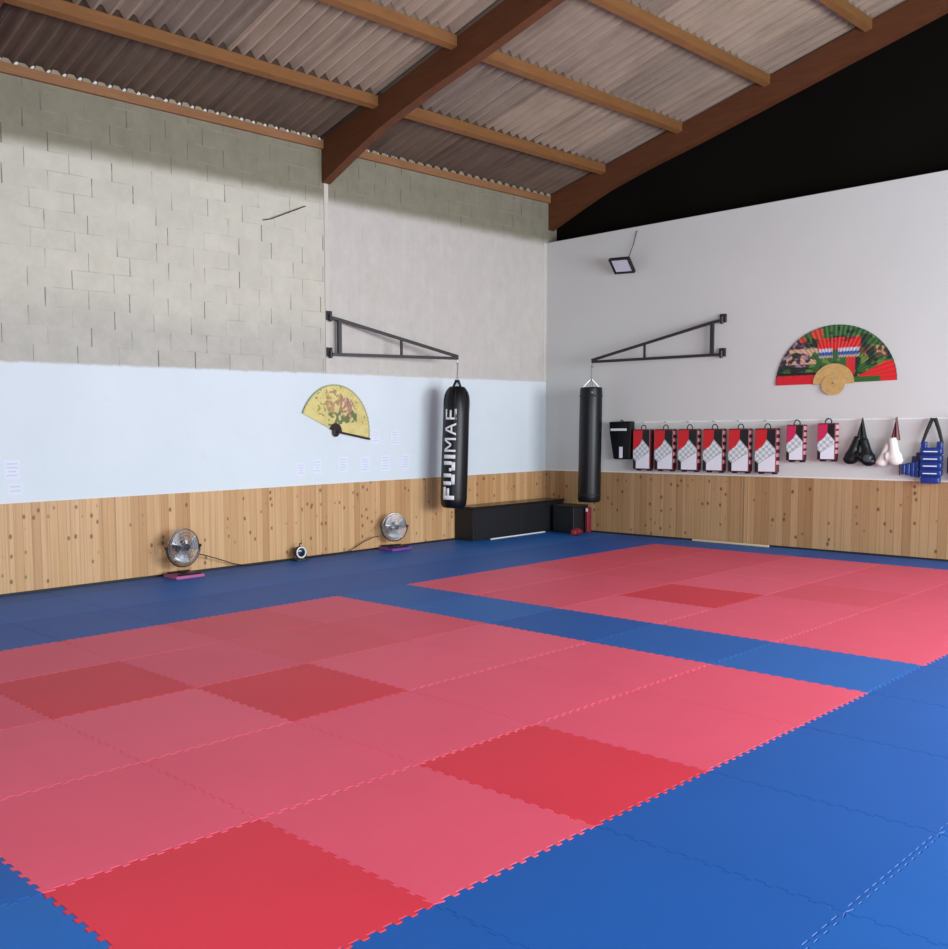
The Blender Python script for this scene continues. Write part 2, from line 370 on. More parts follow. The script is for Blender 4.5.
# pale filler in the corrugation crests along the eave
g = G(); k0 = int((YN-YN)/P)
for k in range(0, 87):
    yy = YN+P*k; hz = 5.418+.02*rnd.random(); hz2 = hz
    g.add([(XL+.0, yy-.06, 5.386), (XL+.045, yy-.06, 5.386), (XL+.045, yy+.06, 5.386), (XL, yy+.06, 5.386), (XL+.0, yy-.03, hz), (XL+.03, yy-.03, hz), (XL+.03, yy+.03, hz), (XL, yy+.03, hz)],
      [(0,3,2,1),(4,5,6,7),(0,1,5,4),(1,2,6,5),(2,3,7,6),(3,0,4,7)]) if yy < YB else None
struct('trim_%d' % num, g, plain('mortar_filler', (160, 146, 126), .9, scale=3, var=.35)); num += 1
# plaster piers on the left wall
for (y0, y1, z0, z1, xx) in ((4.03, 4.10, 2.41, 4.86, .012), (YB-.07, YB, 2.41, 4.64, .004)):
    struct('trim_%d' % num, G().box((XL, y0, z0), (XL+xx, y1, z1)), m_pier); num += 1
# pine wainscot
struct('trim_%d' % num, G().box((XL, YN, 0.0), (XL+.022, YB, .95), 0), m_pineL); num += 1
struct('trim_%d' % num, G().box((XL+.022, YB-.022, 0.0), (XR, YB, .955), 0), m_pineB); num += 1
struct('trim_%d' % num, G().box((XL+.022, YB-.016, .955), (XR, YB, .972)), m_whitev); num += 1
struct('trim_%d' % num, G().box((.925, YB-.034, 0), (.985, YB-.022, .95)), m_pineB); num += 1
struct('baseboard_left', G().box((XL+.022, YN, -.02), (XL+.034, YB-.022, .022)), m_cable)
struct('baseboard_back', G().box((XL+.034, YB-.036, -.02), (XR, YB-.022, .022)), m_cable)

# ------------------------------------------------------------------ foam puzzle mats
XS = {0: 0, 1: .945, 2: 1.965, 3: 2.98, 4: 3.97, 5: 5.0}; YS = {-3: -2.975, -2: -1.985, -1: -.985, 0: -.03, 1: 1.01, 2: 2.0, 3: 3.0}
def gx(i):
    if i == -3: return XL+.036
    return XS.get(i, float(i))
def gy(j):
    if j == 9: return YB-.038
    return YS.get(j, float(j)+(.03 if j > 5 else 0))
def edge(p, q, teeth):
    """points from p to q (q excluded) along a shared puzzle edge; shape depends only on the edge itself"""
    rev = (p[0], p[1]) > (q[0], q[1]); a, b = (q, p) if rev else (p, q)
    L = math.hypot(b[0]-a[0], b[1]-a[1]); ux, uy = (b[0]-a[0])/L, (b[1]-a[1])/L; nx, ny = -uy, ux
    pts = [(a[0], a[1])]
    if teeth:
        n = max(1, round(L/.083)); s = (L-.056)/n; amp = .0095
        for k in range(n):
            c = .028+(k+.5)*s
            for dt, h in ((-s*.44, -1), (-s*.27, -1), (-s*.31, 1), (s*.31, 1), (s*.27, -1)):
                pts.append((a[0]+ux*(c+dt)+nx*amp*h, a[1]+uy*(c+dt)+ny*amp*h))
    pts.append((b[0], b[1]))
    if rev: pts = pts[::-1]
    return pts[:-1]
dark = {(1, -2), (2, -1), (4, -3), (4, -1), (2, 4)}; midt = {(0, 0), (0, 5), (1, 5), (0, 6), (0, 7), (3, 5), (1, 0)}
ORD = ['first', 'second', 'third', 'fourth', 'fifth', 'sixth', 'seventh', 'eighth', 'ninth', 'tenth', 'eleventh', 'twelfth', 'thirteenth', 'fourteenth', 'fifteenth']
def mat_tile(i, j):
    x0, x1, y0, y1 = gx(i), gx(i+1), gy(j), gy(j+1)
    wallL, wallB = i == -3, j == 8
    poly = edge((x0, y0), (x1, y0), True)+edge((x1, y0), (x1, y1), True)+edge((x1, y1), (x0, y1), not wallB)+edge((x0, y1), (x0, y0), not wallL)
    cx, cy = (x0+x1)/2, (y0+y1)/2; wx, wy = x1-x0, y1-y0
    def ring(gap, z): return [((x-cx)*(1-2*gap/wx), (y-cy)*(1-2*gap/wy), z) for x, y in poly]
    n = len(poly); vs = ring(.0008, -.020)+ring(.0008, -.0035)+ring(.0035, 0)
    fs = [tuple(range(n-1, -1, -1)), tuple(range(2*n, 3*n))]
    for r in (0, 1):
        for k in range(n): fs.append((r*n+k, r*n+(k+1) % n, (r+1)*n+(k+1) % n, (r+1)*n+k))
    inn, far = 0 <= i < 5 and -3 <= j < 2, 0 <= i < 5 and 3 <= j < 8
    if inn or far:
        c = i
        if (i, j) in dark: m = m_reddark; tone = 'deep red'
        elif (i, j) in midt: m = m_redmid; tone = 'medium red'
        else: m = m_red[(i*7+j*3) % 3]; tone = 'pinkish red'
        fld = 'near red field' if inn else 'far red field'; rr = (1-j) if inn else (j-3)
        lab = '%s foam mat, %s, %s row from blue strip, %s from left' % (tone, fld, ORD[rr], ORD[i])
        grp = 'red puzzle mats of the '+fld
    else:
        m = m_blue[(i*5+j*3) % 3]
        if j == 2 and 0 <= i < 5: lab = 'blue foam mat in strip between the red fields, %s from left end' % ORD[i]; grp = 'blue puzzle mats between the red fields'
        elif j == 8 and i >= 0: lab = 'blue foam puzzle mat along the back wall wainscot, %s from left red edge' % ORD[i]; grp = 'blue puzzle mats along the back wall'
        elif i < 0:
            lab = 'blue foam mat, left border, %s, %s from back wall' % ({-3: 'narrow cut lane at wainscot', -2: 'middle lane', -1: 'lane touching red mats'}[i], ORD[8-j]); grp = 'blue puzzle mats of the left border'
        elif j < -3: lab = 'blue foam mat, front border, %s row before near red field, %s from left' % (ORD[-4-j], ORD[i]); grp = 'blue puzzle mats of the front border'
        else: lab = 'blue foam mat right of red fields, %s lane, %s from back wall' % (ORD[i-5], ORD[8-j]); grp = 'blue puzzle mats of the right border'
    o = G().add(vs, fs).build('puzzle_mat', m, smooth=False); o.location = (cx, cy, 0)
    tag(o, lab, 'floor mat', grp)
for j in range(-5, 9):
    for i in range(-3, 8): mat_tile(i, j)

# ------------------------------------------------------------------ wall bracket arms and punching bags
def bracket(loc, rz, label, wn=0, L=2.0):
    """arm hinged on a wall at local origin (z=0 lower chord), reaching out along +x"""
    t = thing('bag_bracket', loc, rz, label, 'wall bracket', 'black steel bag brackets')
    H = .475
    g = G(); g.bar((.02, 0, 0), (L, 0, -.005), .035, .04); g.build('lower_bar', m_steel, t, False, .003)
    g = G(); g.bar((.02, 0, H), (.13, 0, H-.02), .035, .04); g.bar((.12, 0, H-.018), (L, 0, .02), .035, .04); g.build('upper_bar', m_steel, t, False, .003)
    g = G(); g.bar((.13, 0, 0), (.13, 0, H-.02), .05, .05, (0, 1, 0)); g.build('post', m_steel, t, False, .003)
    zz = H-.018+(.02-H+.018)*((1.1-.12)/(L-.12)); g = G(); g.bar((1.1, 0, 0), (1.1, 0, zz), .03, .03, (0, 1, 0)); g.build('strut', m_steel, t, False, .002)
    for z in (0, H):
        g = G(); g.tube([(.0, 0, z-.05), (.0, 0, z+.05)], .022, 12); g.box((-.052, -.045, z-.03), (-.018, .045, z+.09), .004); o = g.build('hinge_plate', m_steel, t); o.rotation_euler = (0, 0, wn-rz)
    g = G(); g.tube([(L-.01, 0, -.02), (L-.01, 0, -.05), (L+.01, 0, -.065), (L+.01, 0, -.085), (L-.01, 0, -.09), (L-.025, 0, -.075)], .007, 8); g.build('hook', m_chain, t)
    return t
tipL = Vector((-1.955, 6.075, 2.66)); hinL = Vector((XL+.053, 4.08, 2.66))
dl = tipL-hinL; bracket(hinL, math.atan2(dl.y, dl.x), 'black steel triangular bag bracket on left block wall above yellow fan', 0, dl.length)
tipB = Vector((-1.33, 8.44, 2.66)); hinB = Vector((.56, YB-.053, 2.66)); db = tipB-hinB
bracket(hinB, math.atan2(db.y, db.x), 'black steel triangular bag bracket on white back wall below floodlight', -PI/2, db.length)
def chain(parent, z0, z1):
    g = G(); n = max(2, round((z0-z1)/.036)); 
    for k in range(n):
        zc = z0-(k+.5)*(z0-z1)/n; hh = (z0-z1)/n*.68; pts = []
        for a in range(12):
            t = 2*PI*a/12; u, v = .011*math.cos(t), hh*math.sin(t)
            pts.append((u, 0, zc+v) if k % 2 else (0, u, zc+v))
        g.tube(pts, .0032, 5, closed=True)
    g.build('chain', m_chain, parent)
def bag(loc, rot, R, top, bot, prof, label, sh=.09, sw=.035):
    t = thing('punching_bag', loc, 0, label, 'punching bag', 'black hanging punching bags'); t.rotation_euler = rot
    b = G().lathe(prof, n=40).build('bag_body', m_vinyl, t)
    rt_ = prof[-1][0]
    for k in range(4):
        a = PI/4+k*PI/2; rr = rt_*.9
        g = G(); g.bar((math.cos(a)*rr, math.sin(a)*rr, top-.01), (math.cos(a)*.012, math.sin(a)*.012, top+sh), sw, .005, (-math.sin(a), math.cos(a), 0)); g.build('strap', m_strap if sw > .02 else m_chain, t, False)
    g = G(); g.tube([(.022*math.cos(x*PI/6), 0, top+sh+.018+.02*math.sin(x*PI/6)) for x in range(12)], .004, 6, closed=True); g.build('ring', m_chain, t)
    chain(t, -.075, top+sh+.04)
    return t
# tall bag with lettering
topz, botz = 2.26-2.66, .53-2.66
prof = [(a*.93, b) for a, b in [(.10, botz), (.165, botz+.012), (.192, botz+.05), (.202, botz+.14), (.203, -1.5), (.200, -1.1), (.197, topz-.36), (.192, topz-.24), (.176, topz-.13), (.150, topz-.05), (.115, topz-.008), (.06, topz)]]
bL = bag((tipL.x, tipL.y, 2.66), (math.radians(-2.7), 0, 0), .2, topz, botz, prof, 'black punching bag with white lettering hanging at left wall before black bench')
# gather folds at the shoulder
g = G()
for k in range(9):
    a = -PI+.35+k*PI/5.2; pts = []
    for q in range(7):
        z = topz-.03-q*.055; r = [.125, .156, .171, .1785, .182, .183, .184][q]; pts.append((r*math.cos(a), r*math.sin(a), z))
    g.tube(pts, [.003, .006, .008, .008, .006, .004, .002], 6)
g.build('shoulder_folds', m_strap, bL)
# lettering, drawn as strokes and wrapped on the bag
def stroke(poly): return poly
LET = []     # (polygon in (advance, height)) in metres
hh = .175
def rect(a0, a1, b0, b1): LET.append([(a0, b0), (a1, b0), (a1, b1), (a0, b1)])
zF = .67
B_ = .055   # heavy stroke
def put_F(z, w): rect(z, z+B_, 0, hh); rect(z+B_, z+w, hh-.045, hh); rect(z+B_, z+w*.9, hh*.42, hh*.42+.04)
def put_U(z, w): rect(z, z+.05, .05, hh); rect(z+w-.05, z+w, .05, hh); rect(z+.012, z+w-.012, 0, .05)
def put_J(z, w): rect(z+w-.05, z+w, .05, hh); rect(z+.012, z+w-.012, 0, .05); rect(z, z+.045, .05, .085)
put_F(.665, .17); put_U(.86, .155); put_J(1.045, .135); rect(1.215, 1.265, 0, hh)
T_ = .028
z = 1.305; wM = .185; rect(z, z+T_, 0, hh); rect(z+wM-T_, z+wM, 0, hh)
LET.append([(z+T_*.2, hh), (z+T_*1.3, hh), (z+wM/2+T_*.5, .06), (z+wM/2-T_*.5, .06)]); LET.append([(z+wM-T_*.2, hh), (z+wM-T_*1.3, hh), (z+wM/2-T_*.5, .06), (z+wM/2+T_*.5, .06)])
z = 1.525; wA = .165; LET.append([(z, 0), (z+T_, 0), (z+wA/2+T_*.35, hh), (z+wA/2-T_*.55, hh)]); LET.append([(z+wA, 0), (z+wA-T_, 0), (z+wA/2-T_*.35, hh), (z+wA/2+T_*.55, hh)]); rect(z+.045, z+wA-.045, .055, .08)
z = 1.735; wE = .14; rect(z, z+T_, 0, hh); rect(z, z+wE, 0, T_); rect(z, z+wE, hh-T_, hh); rect(z, z+wE*.9, hh/2-T_/2, hh/2+T_/2)
g = G()
def radat(zl):
    for (r0, z0), (r1, z1) in zip(prof[:-1], prof[1:]):
        if z0 <= zl <= z1: return r0+(r1-r0)*(zl-z0)/(z1-z0)
    return .2
azc = math.radians(-74)
for poly in LET:
    # subdivide across the height so that the stroke follows the curve
    ys = [p[1] for p in poly]; b0, b1 = min(ys), max(ys); n = max(1, int((b1-b0)/.016)); 
    (a00, _), (a01, _), (a11, _), (a10, _) = poly if poly[0][1] <= poly[2][1] else (poly[3], poly[2], poly[1], poly[0])
    vs = []
    for k in range(n+1):
        q = k/n; b = b0+(b1-b0)*q; l0 = a00+(a10-a00)*q; l1 = a01+(a11-a01)*q
        for l in (l0, l1):
            l = .655+(l-.665)*1.055; zl = l-2.66; r = radat(zl)+.0022; a = azc-(b-hh/2)/.186; vs.append((r*math.cos(a), r*math.sin(a), zl))
    g.add(vs, [(2*k, 2*k+1, 2*k+3, 2*k+2) for k in range(n)])
lt = g.build('lettering', m_print, bL); lt['label'] = 'white FUJIMAE lettering running up the bag'
s_ = lt.modifiers.new('s', 'SOLIDIFY'); s_.thickness = .0015
t2, b2 = 2.27-2.66, .505-2.66
prof2 = [(a*.89, b) for a, b in [(.12, b2), (.175, b2+.008), (.19, b2+.035), (.192, b2+.1), (.190, -1.4), (.190, -.9), (.188, t2-.05), (.182, t2-.012), (.165, t2)]]
bB = bag((tipB.x, tipB.y, 2.66), (0, math.radians(.6), 0), .19, t2, b2, prof2, 'plain black punching bag hanging in the corner before back wall', .12, .009)
for zz in (b2+.12, t2-.13):
    G().lathe([(.169, zz-.012), (.1725, zz-.01), (.1725, zz+.01), (.169, zz+.012)], n=40).build('seam_band', m_strap, bB)
gg = G().ell((.169*math.cos(math.radians(-52)), .169*math.sin(math.radians(-52)), t2-.08), (.018, .018, .022), 10).build('rivet', m_chain, bB)

# ------------------------------------------------------------------ black benches in the corner
def bench(y0, y1, label):
    t = thing('storage_bench', (-2.245, (y0+y1)/2, 0), 0, label, 'bench', 'black storage benches')
    h = (y1-y0)/2; G().box((-.18, -h, .0), (.175, h, .47), .006).build('body', m_blackbox, t, False)
    G().box((-.185, -h, .472), (.195, h, .505), .005).build('lid', m_boxtop, t, False)
    G().box((.175, -h+.03, .03), (.182, h-.03, .45), .002).build('front_panel', m_blackbox, t, False)
bench(6.54, 7.66, 'black storage bench along left wall below the lettered punching bag')
bench(7.67, 8.79, 'black storage bench along left wall, farther one reaching the corner')
t = thing('equipment_box', (-1.785, 8.585, 0), 0, 'small black box between corner bench and red mat, under plain bag', 'box')
G().box((-.2, -.2, 0), (.19, .2, .40), .012).build('body', m_blackbox, t, False); G().box((-.2, -.2, .402), (.19, .2, .435), .01).build('lid', m_blackbox, t, False)
t = thing('kick_pad', (-1.54, 8.70, 0), 0, 'upright red pad standing against back wall right of the small black box', 'pad')
G().box((-.028, -.05, 0), (.028, .05, .40), .015).build('pad_body', m_dullred, t); G().box((-.012, -.054, .33), (.022, -.046, .38), .002).build('tag', m_label, t)
t = thing('boxing_glove', (-1.43, 8.22, .0), .3, 'small red glove lying on blue mats in the corner', 'glove')
G().ell((0, 0, .06), (.075, .09, .06), 14).ell((.05, .07, .05), (.03, .05, .035), 10).lathe([(.045, .0), (.05, .05), (.052, .11)], (0, -.16, .055), 'y', 14).build('glove_body', m_dullred, t, remesh=.009)
o = G().tube([(-1.985, 6.84, .012), (-2.02, 8.22, .012)], .011, 10).build('stick', m_whitep); tag(o, 'white stick lying on blue mats along the front of the benches', 'stick')

# ------------------------------------------------------------------ floor fans
def fan(loc, rz, R, label, pad):
    t = thing('floor_fan', loc, rz, label, 'fan', 'chrome floor fans')       # faces +x
    zc = R+.10
    def dome(sg, dep):
        g = G()
        for q in (1, .86, .7, .54, .38, .25):
            x = sg*dep*(1-q*q)**.5*1.0; x = sg*dep*math.cos(q*PI/2)**.6 if q < 1 else 0
            g.tube([(x, R*q*math.cos(a*PI/18), zc+R*q*math.sin(a*PI/18)) for a in range(36)], .0024 if q < 1 else .006, 5, closed=True)
        for k in range(48):
            a = k*PI/24; pts = []
            for q in (1, .85, .65, .4, .22):
                x = sg*dep*(math.cos(q*PI/2)**.6 if q < 1 else 0); pts.append((x, R*q*math.cos(a), zc+R*q*math.sin(a)))
            g.tube(pts, .0017, 4)
        return g
    dome(1, .075).build('front_guard', m_chrome, t); dome(-1, .06).build('rear_guard', m_chrome, t)
    G().lathe([(.001, .074), (R*.2, .072), (R*.2, .066), (.001, .066)], (0, 0, zc), 'x', 24).build('badge', m_blackp, t)
    G().lathe([(.02, -.15), (.06, -.145), (.068, -.12), (.068, -.05), (.02, -.045)], (0, 0, zc), 'x', 24).build('motor', m_blackp, t)
    G().lathe([(.035, -.02), (.038, .0), (.03, .03), (.01, .036)], (0, 0, zc), 'x', 20).build('hub', m_blackp, t)
    for k in range(3):
        a0 = math.radians((255 if rz > -.3 else 262)+k*120); vs = []; n = 10
        for i in range(7):
            q = i/6; r = R*(.16+.70*q); w_ = (.38+.34*q if q < .8 else .60) ; 
            for s in range(n+1):
                u = s/n-.5; a = a0+u*1.15*w_*1.5; vs.append((u*.09*(1-q*.3)+.006, r*math.cos(a), zc+r*math.sin(a)))
        fs = [(i*(n+1)+s, i*(n+1)+s+1, (i+1)*(n+1)+s+1, (i+1)*(n+1)+s) for i in range(6) for s in range(n)]
        o = G().add(vs, fs).build('blade', m_alu, t); m = o.modifiers.new('s', 'SOLIDIFY'); m.thickness = .003
    g = G(); g.tube([(0, -R-.012, zc)]+[(0, (R+.018)*math.cos(a), zc+(R+.018)*math.sin(a)) for a in [PI+x*PI/14 for x in range(1, 14)]]+[(0, R+.012, zc)], .008, 8)
    g.build('yoke', m_blackp, t)
    for s in (-1, 1):
        G().lathe([(.018, -.012), (.018, .012)], (0, s*(R+.016), zc), 'y', 12).build('tilt_knob', m_blackp, t)
    g = G(); g.tube([(.11, -.15, .012), (.12, .15, .012)], .012, 8); g.tube([(-.11, -.15, .012), (-.12, .15, .012)], .012, 8); g.tube([(-.125, 0, .012), (.125, 0, .012)], .012, 8); g.build('foot', m_blackp, t)
    return t
fan((-2.2, 1.60, .036), 0, .212, 'larger silver floor fan with pink block under it before the left wainscot', 0)
fan((-2.23, 5.06, .036), -.35, .182, 'smaller silver floor fan on purple foam block near the black bench', 0)
o = G().box((-.14, -.19, 0), (.14, .19, .034), .006).build('foam_block', m_pinkf); o.location = (-2.2, 1.60, .0005); tag(o, 'pink foam block under the larger silver fan', 'foam block')
o = G().box((-.14, -.19, 0), (.14, .19, .034), .006).build('foam_block', m_purple); o.location = (-2.22, 5.06, .0005); tag(o, 'purple foam block under the smaller silver fan', 'foam block')
# little round black device between them
t = thing('spotlight', (-2.3, 3.42, 0), -.15, 'small round black spotlight with white rim on mats between the fans', 'lamp')
G().box((-.06, -.085, 0), (.06, .085, .018), .005).build('base', m_blackp, t, False)
g = G(); g.tube([(0, -.085, .01), (0, -.09, .1), (0, -.085, .11)], .007, 8); g.tube([(0, .085, .01), (0, .09, .1), (0, .085, .11)], .007, 8); g.build('yoke', m_blackp, t)
G().lathe([(.03, -.09), (.06, -.08), (.076, -.03), (.08, .02), (.078, .03), (.01, .03)], (0, 0, .108), 'x', 28).build('housing', m_blackp, t)
G().lathe([(.058, .030), (.066, .036), (.074, .034), (.077, .026), (.058, .026)], (0, 0, .108), 'x', 32).build('rim', m_whitep, t)
G().lathe([(.001, .034), (.05, .032), (.056, .028), (.001, .028)], (0, 0, .108), 'x', 28).build('lens', plain('dark_glass', (18, 34, 56), .12), t)
g = G(); g.tube([(-.02, 0, .18), (-.02, 0, .215), (-.02, .035, .22)], .008, 8); g.build('handle', m_blackp, t)
# cable along the foot of the wall
def cable(pts, lab, r=.006):
    o = G().tube(pts, r, 6).build('power_cable', m_cable); tag(o, lab, 'cable')
cable([(-2.2, 1.80, .25), (-2.27, 1.98, .20), (-2.33, 2.2, .13), (-2.36, 2.4, .06), (-2.37, 2.6, .012), (-2.37, 2.9, .010), (-2.36, 3.1, .012), (-2.375, 3.26, .012)], 'black cable trailing from the larger fan to the small spotlight')
cable([(-2.37, 3.56, .03), (-2.40, 3.7, .012), (-2.39, 4.1, .010), (-2.38, 4.35, .03), (-2.38, 4.6, .13), (-2.33, 4.75, .19), (-2.3, 4.82, .2)], 'black cable trailing from the small spotlight to the smaller fan')

# ------------------------------------------------------------------ decorative hand fans on the walls
def hand_fan(name_label, M4, R, r0, a0, a1, paint, na, nr, hub):
    t = thing('wall_fan', (0, 0, 0), 0, name_label, 'decorative fan'); t.matrix_world = M4     # local: x right, z up, -y out of wall
    vs = []; cols = []
    for side in (0, 1):
        for k in range(nr+1):
            r = r0+(R-r0)*k/nr
            for i in range(na+1):
                a = a0+(a1-a0)*i/na; pl = (.006 if (i//2) % 2 else 0)*(r/R)
                vs.append((r*math.cos(a), -.012-pl+(.004 if side else 0), r*math.sin(a))); cols.append(paint(r/R*math.cos(a), r/R*math.sin(a), r/R, a))
    N = (nr+1)*(na+1); fs = []
    for k in range(nr):
        for i in range(na):
            q = (k*(na+1)+i, k*(na+1)+i+1, (k+1)*(na+1)+i+1, (k+1)*(na+1)+i); fs.append(q); fs.append(tuple(x+N for x in q[::-1]))
    me = bpy.data.meshes.new('fan_leaf'); me.from_pydata(vs, [], fs); ca = me.color_attributes.new('paint', 'FLOAT_COLOR', 'POINT')
    for i, c in enumerate(cols): ca.data[i].color = lin(c)
    me.materials.append(m_paint); o = bpy.data.objects.new('fan_leaf', me); col.objects.link(o); o.parent = t
    # ribs converge at the pivot
    g = G(); 
    n = 18
    for i in range(n+1):
        a = a0+(a1-a0)*i/n; g.bar((0, -.010, 0), (r0*1.05*math.cos(a), -.010, r0*1.05*math.sin(a)), .004, r0*.14, (0, 1, 0)) if 0 else g.bar((0, -.012-.0003*i, 0), (r0*1.04*math.cos(a), -.012-.0003*i, r0*1.04*math.sin(a)), .012+r0*.05, .003, (0, 1, 0))
    hub(g, t)
    return t
rr_ = random.Random(5)
NO = [[rr_.random() for _ in range(40)] for _ in range(40)]
def vn(x, y, s):
    x = x*s+100; y = y*s+100; i, j = int(x), int(y); fx, fy = x-i, y-j
    g_ = lambda a, b: NO[a % 40][b % 40]
    return (g_(i, j)*(1-fx)+g_(i+1, j)*fx)*(1-fy)+(g_(i, j+1)*(1-fx)+g_(i+1, j+1)*fx)*fy
def mixc(a, b, t): return tuple(a[k]+(b[k]-a[k])*t for k in range(3))
def paint_red(x, y, r, a):
    n1, n2, n3 = vn(x, y, 9), vn(x+3, y, 22), vn(x, y+7, 15)
    c = (24, 46, 36)
    if n1 > .52: c = (46, 92, 42)
    if n3 > .68: c = (96, 128, 52)
    if n1 < .28: c = (36, 30, 36)
    if x < -.42 and .3 < y < .75:
        c = (150, 120, 140) if n2 > .66 else ((70, 48, 60) if n2 > .35 else (34, 50, 36))
    if .35 < y < .62 and -.82 < x < -.28 and n3 > .5: c = (196, 156, 130)
    if x > .42 and .42 < y < .6 and n2 > .4: c = (178, 140, 112) if n2 > .7 else (92, 62, 44)
    if -.28 < x < .42 and .58 < y < .78: c = (206, 38, 36) if n2 > .2 else (120, 24, 28)
    if y > .8 and n3 > .35: c = (50, 98, 44)
    if .7 < y and x < -.2 and n1 > .55: c = (196, 64, 44)
    if (-.26 < x < -.03 or .06 < x < .40) and .44 < y < .6:
        c = (190, 180, 196) if y > .54 else ((40, 84, 150) if y > .48 else (170, 150, 130))
    if .2 < x < .34 and .14 < y < .44: c = (200, 40, 40)
    if y < .16 and x < -.3: c = (206, 30, 44)
    if x > .36 and y < .34 and (y > .10 or x > .75) and y < (x-.2)*.55: c = (214, 34, 38)
    if x < -.3 and .16 <= y < .21: c = (40, 22, 26)
    if .3 < x < .75 and y < .1: c = (52, 96, 40)
    if r > .985: c = (30, 44, 30)
    return c
def paint_yel(x, y, r, a):
    n1, n2, n3 = vn(x, y, 10), vn(x+3, y, 24), vn(x, y+7, 16)
    c = mixc((222, 208, 136), (202, 188, 122), n1)
    d = math.hypot(x+.02, y-.62)
    if d < .26 and n2 > .35: c = mixc((150, 112, 84), (190, 156, 112), n3)
    d = math.hypot(x-.32, y-.48)
    if d < .24 and n2 > .38: c = mixc((180, 132, 104), (160, 116, 122), n3)
    if abs(y-.28-(x*.1)) < .14 and -.2 < x < .62 and n3 > .45: c = (104, 118, 72)
    if -.5 < x < -.1 and .3 < y < .6 and n2 > .68: c = (150, 140, 62)
    if r > .75 and n2 > .82 and .15 < a < 2.4: c = (130, 124, 56)
    if r > .975: c = (150, 160, 110)
    return c
def hub_red(g, t):
    g.build('ribs', m_hubwood, t, False)
    G().lathe([(.001, -.02), (.10, -.02), (.25*1.0, -.018), (.25, -.014), (.001, -.014)], (0, 0, 0), 'y', 40) if 0 else None
    n = 28; poly = [(.255*math.cos(PI*k/n), .255*math.sin(PI*k/n)) for k in range(n+1)]
    G().prism(poly, -.026, -.020).build('hub_leaf', m_hubwood, t, False)
    poly = [(.145*math.cos(2*PI*k/n), -.02+.135*math.sin(2*PI*k/n)) for k in range(n)]
    G().prism(poly, -.034, -.0265).build('pivot_plate', m_hubwood, t, False)
    G().lathe([(.012, -.04), (.014, -.034), (.001, -.034)], (0, 0, 0), 'y', 12).build('rivet', m_chain, t)
def hub_yel(g, t):
    g.build('ribs', m_darkwood, t, False)
    G().lathe([(.03, -.03), (.06, -.026), (.062, -.018), (.001, -.018)], (0, 0, -.01), 'y', 20).build('pivot', m_darkwood, t)
    a = math.radians(-10)
    G().bar((0, -.026, 0), (.63*math.cos(a), -.026, .63*math.sin(a)), .028, .008, (0, 1, 0)).build('guard_stick', m_darkwood, t, False)
Mr = Matrix.Translation((2.065, YB-.002, 2.195))
hand_fan('large half-round painted fan in red and green on the white back wall', Mr, .75, .24, 0.012, PI-.0, paint_red, 150, 44, hub_red)
My = Matrix.Translation((XL+.002, 4.18, 1.645)) @ Matrix.Rotation(PI/2, 4, 'Z')
hand_fan('yellow painted fan with flowers hung tilted on the left white wall', My, .625, .11, math.radians(-9), math.radians(157), paint_yel, 120, 40, hub_yel)

# ------------------------------------------------------------------ papers on the left wall
def paper(y, z, w_, h_, lab):
    o = G().box((0, -w_/2, -h_/2), (.0012, w_/2, h_/2)); o = o.build('paper_sheet', m_paper, smooth=False)
    o.location = (XL+.001, y, z); tag(o, lab, 'paper', 'sheets of paper on the left wall')
    return o
m_ink = plain('faded_ink', (198, 206, 226), .8)
def ptext(o, w_, h_):
    g = G(); n = int(h_/.034)
    for k in range(1, n):
        z = h_/2-k*h_/n; ww = w_*(.36 if k % 3 else .25); g.box((.0012, -ww, z-.006), (.0018, ww, z+.006))
    g.build('print', m_ink, o, False)
for (y, z, w_, h_, lab) in [(-.29, 1.30, .17, .2, 'faint sheet at far left edge of white wall, upper of two'), (-.26, 1.10, .16, .13, 'faint sheet at far left edge of white wall, lower of two'),
        (3.58, 1.165, .14, .17, 'faint sheet left of the yellow fan pivot, leftmost of the lower row'), (3.86, 1.19, .14, .19, 'faint sheet in lower row, second from left'), (4.32, 1.2, .17, .21, 'faint sheet in lower row, directly below yellow fan'),
        (4.73, 1.19, .18, .21, 'faint sheet in lower row, fourth from left'), (5.12, 1.195, .18, .22, 'faint sheet in lower row, fifth from left'), (5.52, 1.2, .17, .21, 'faint sheet in lower row, nearest the lettered bag'),
        (4.93, 1.57, .15, .2, 'faint sheet just right of the yellow fan tip'), (5.31, 1.55, .16, .22, 'faint sheet in upper row, nearest the lettered bag')]:
    ptext(paper(y, z, w_, h_, lab), w_, h_)
# loose wire on the block wall
o = G().tube([(XL+.01, 3.02, 4.26), (XL+.05, 3.12, 4.28), (XL+.03, 3.7, 4.52)], .006, 6).build('wire', m_cable); tag(o, 'short loose wire sticking out of the block wall below the eave', 'wire')

# ------------------------------------------------------------------ floodlight
t = thing('floodlight', (-.95, YB-.2, 4.07), 0, 'black framed floodlight hanging from a cable on the back wall', 'lamp')
rot = Matrix.Rotation(math.radians(-48), 3, 'X') @ Matrix.Rotation(math.radians(6), 3, 'Y')
def R_(g):
    g.v = [tuple(rot @ Vector(v)*1.12) for v in g.v]; return g
R_(G().box((-.16, -.12, 0), (.16, .12, .03), .008)).build('housing', m_blackp, t, False)
R_(G().box((-.125, -.09, -.006), (.125, .09, .001), .002)).build('diffuser', m_diff, t, False)
g = G()
for a, b in (((-.16, -.12), (.16, -.103)), ((-.16, .103), (.16, .12)), ((-.16, -.12), (-.138, .12)), ((.138, -.12), (.16, .12))): g.box((a[0], a[1], -.012), (b[0], b[1], 0))
R_(g).build('bezel', m_blackp, t, False)
G().bar((0, .04, .04), (0, .198, .05), .03, .012).build('wall_arm', m_blackp, t, False)
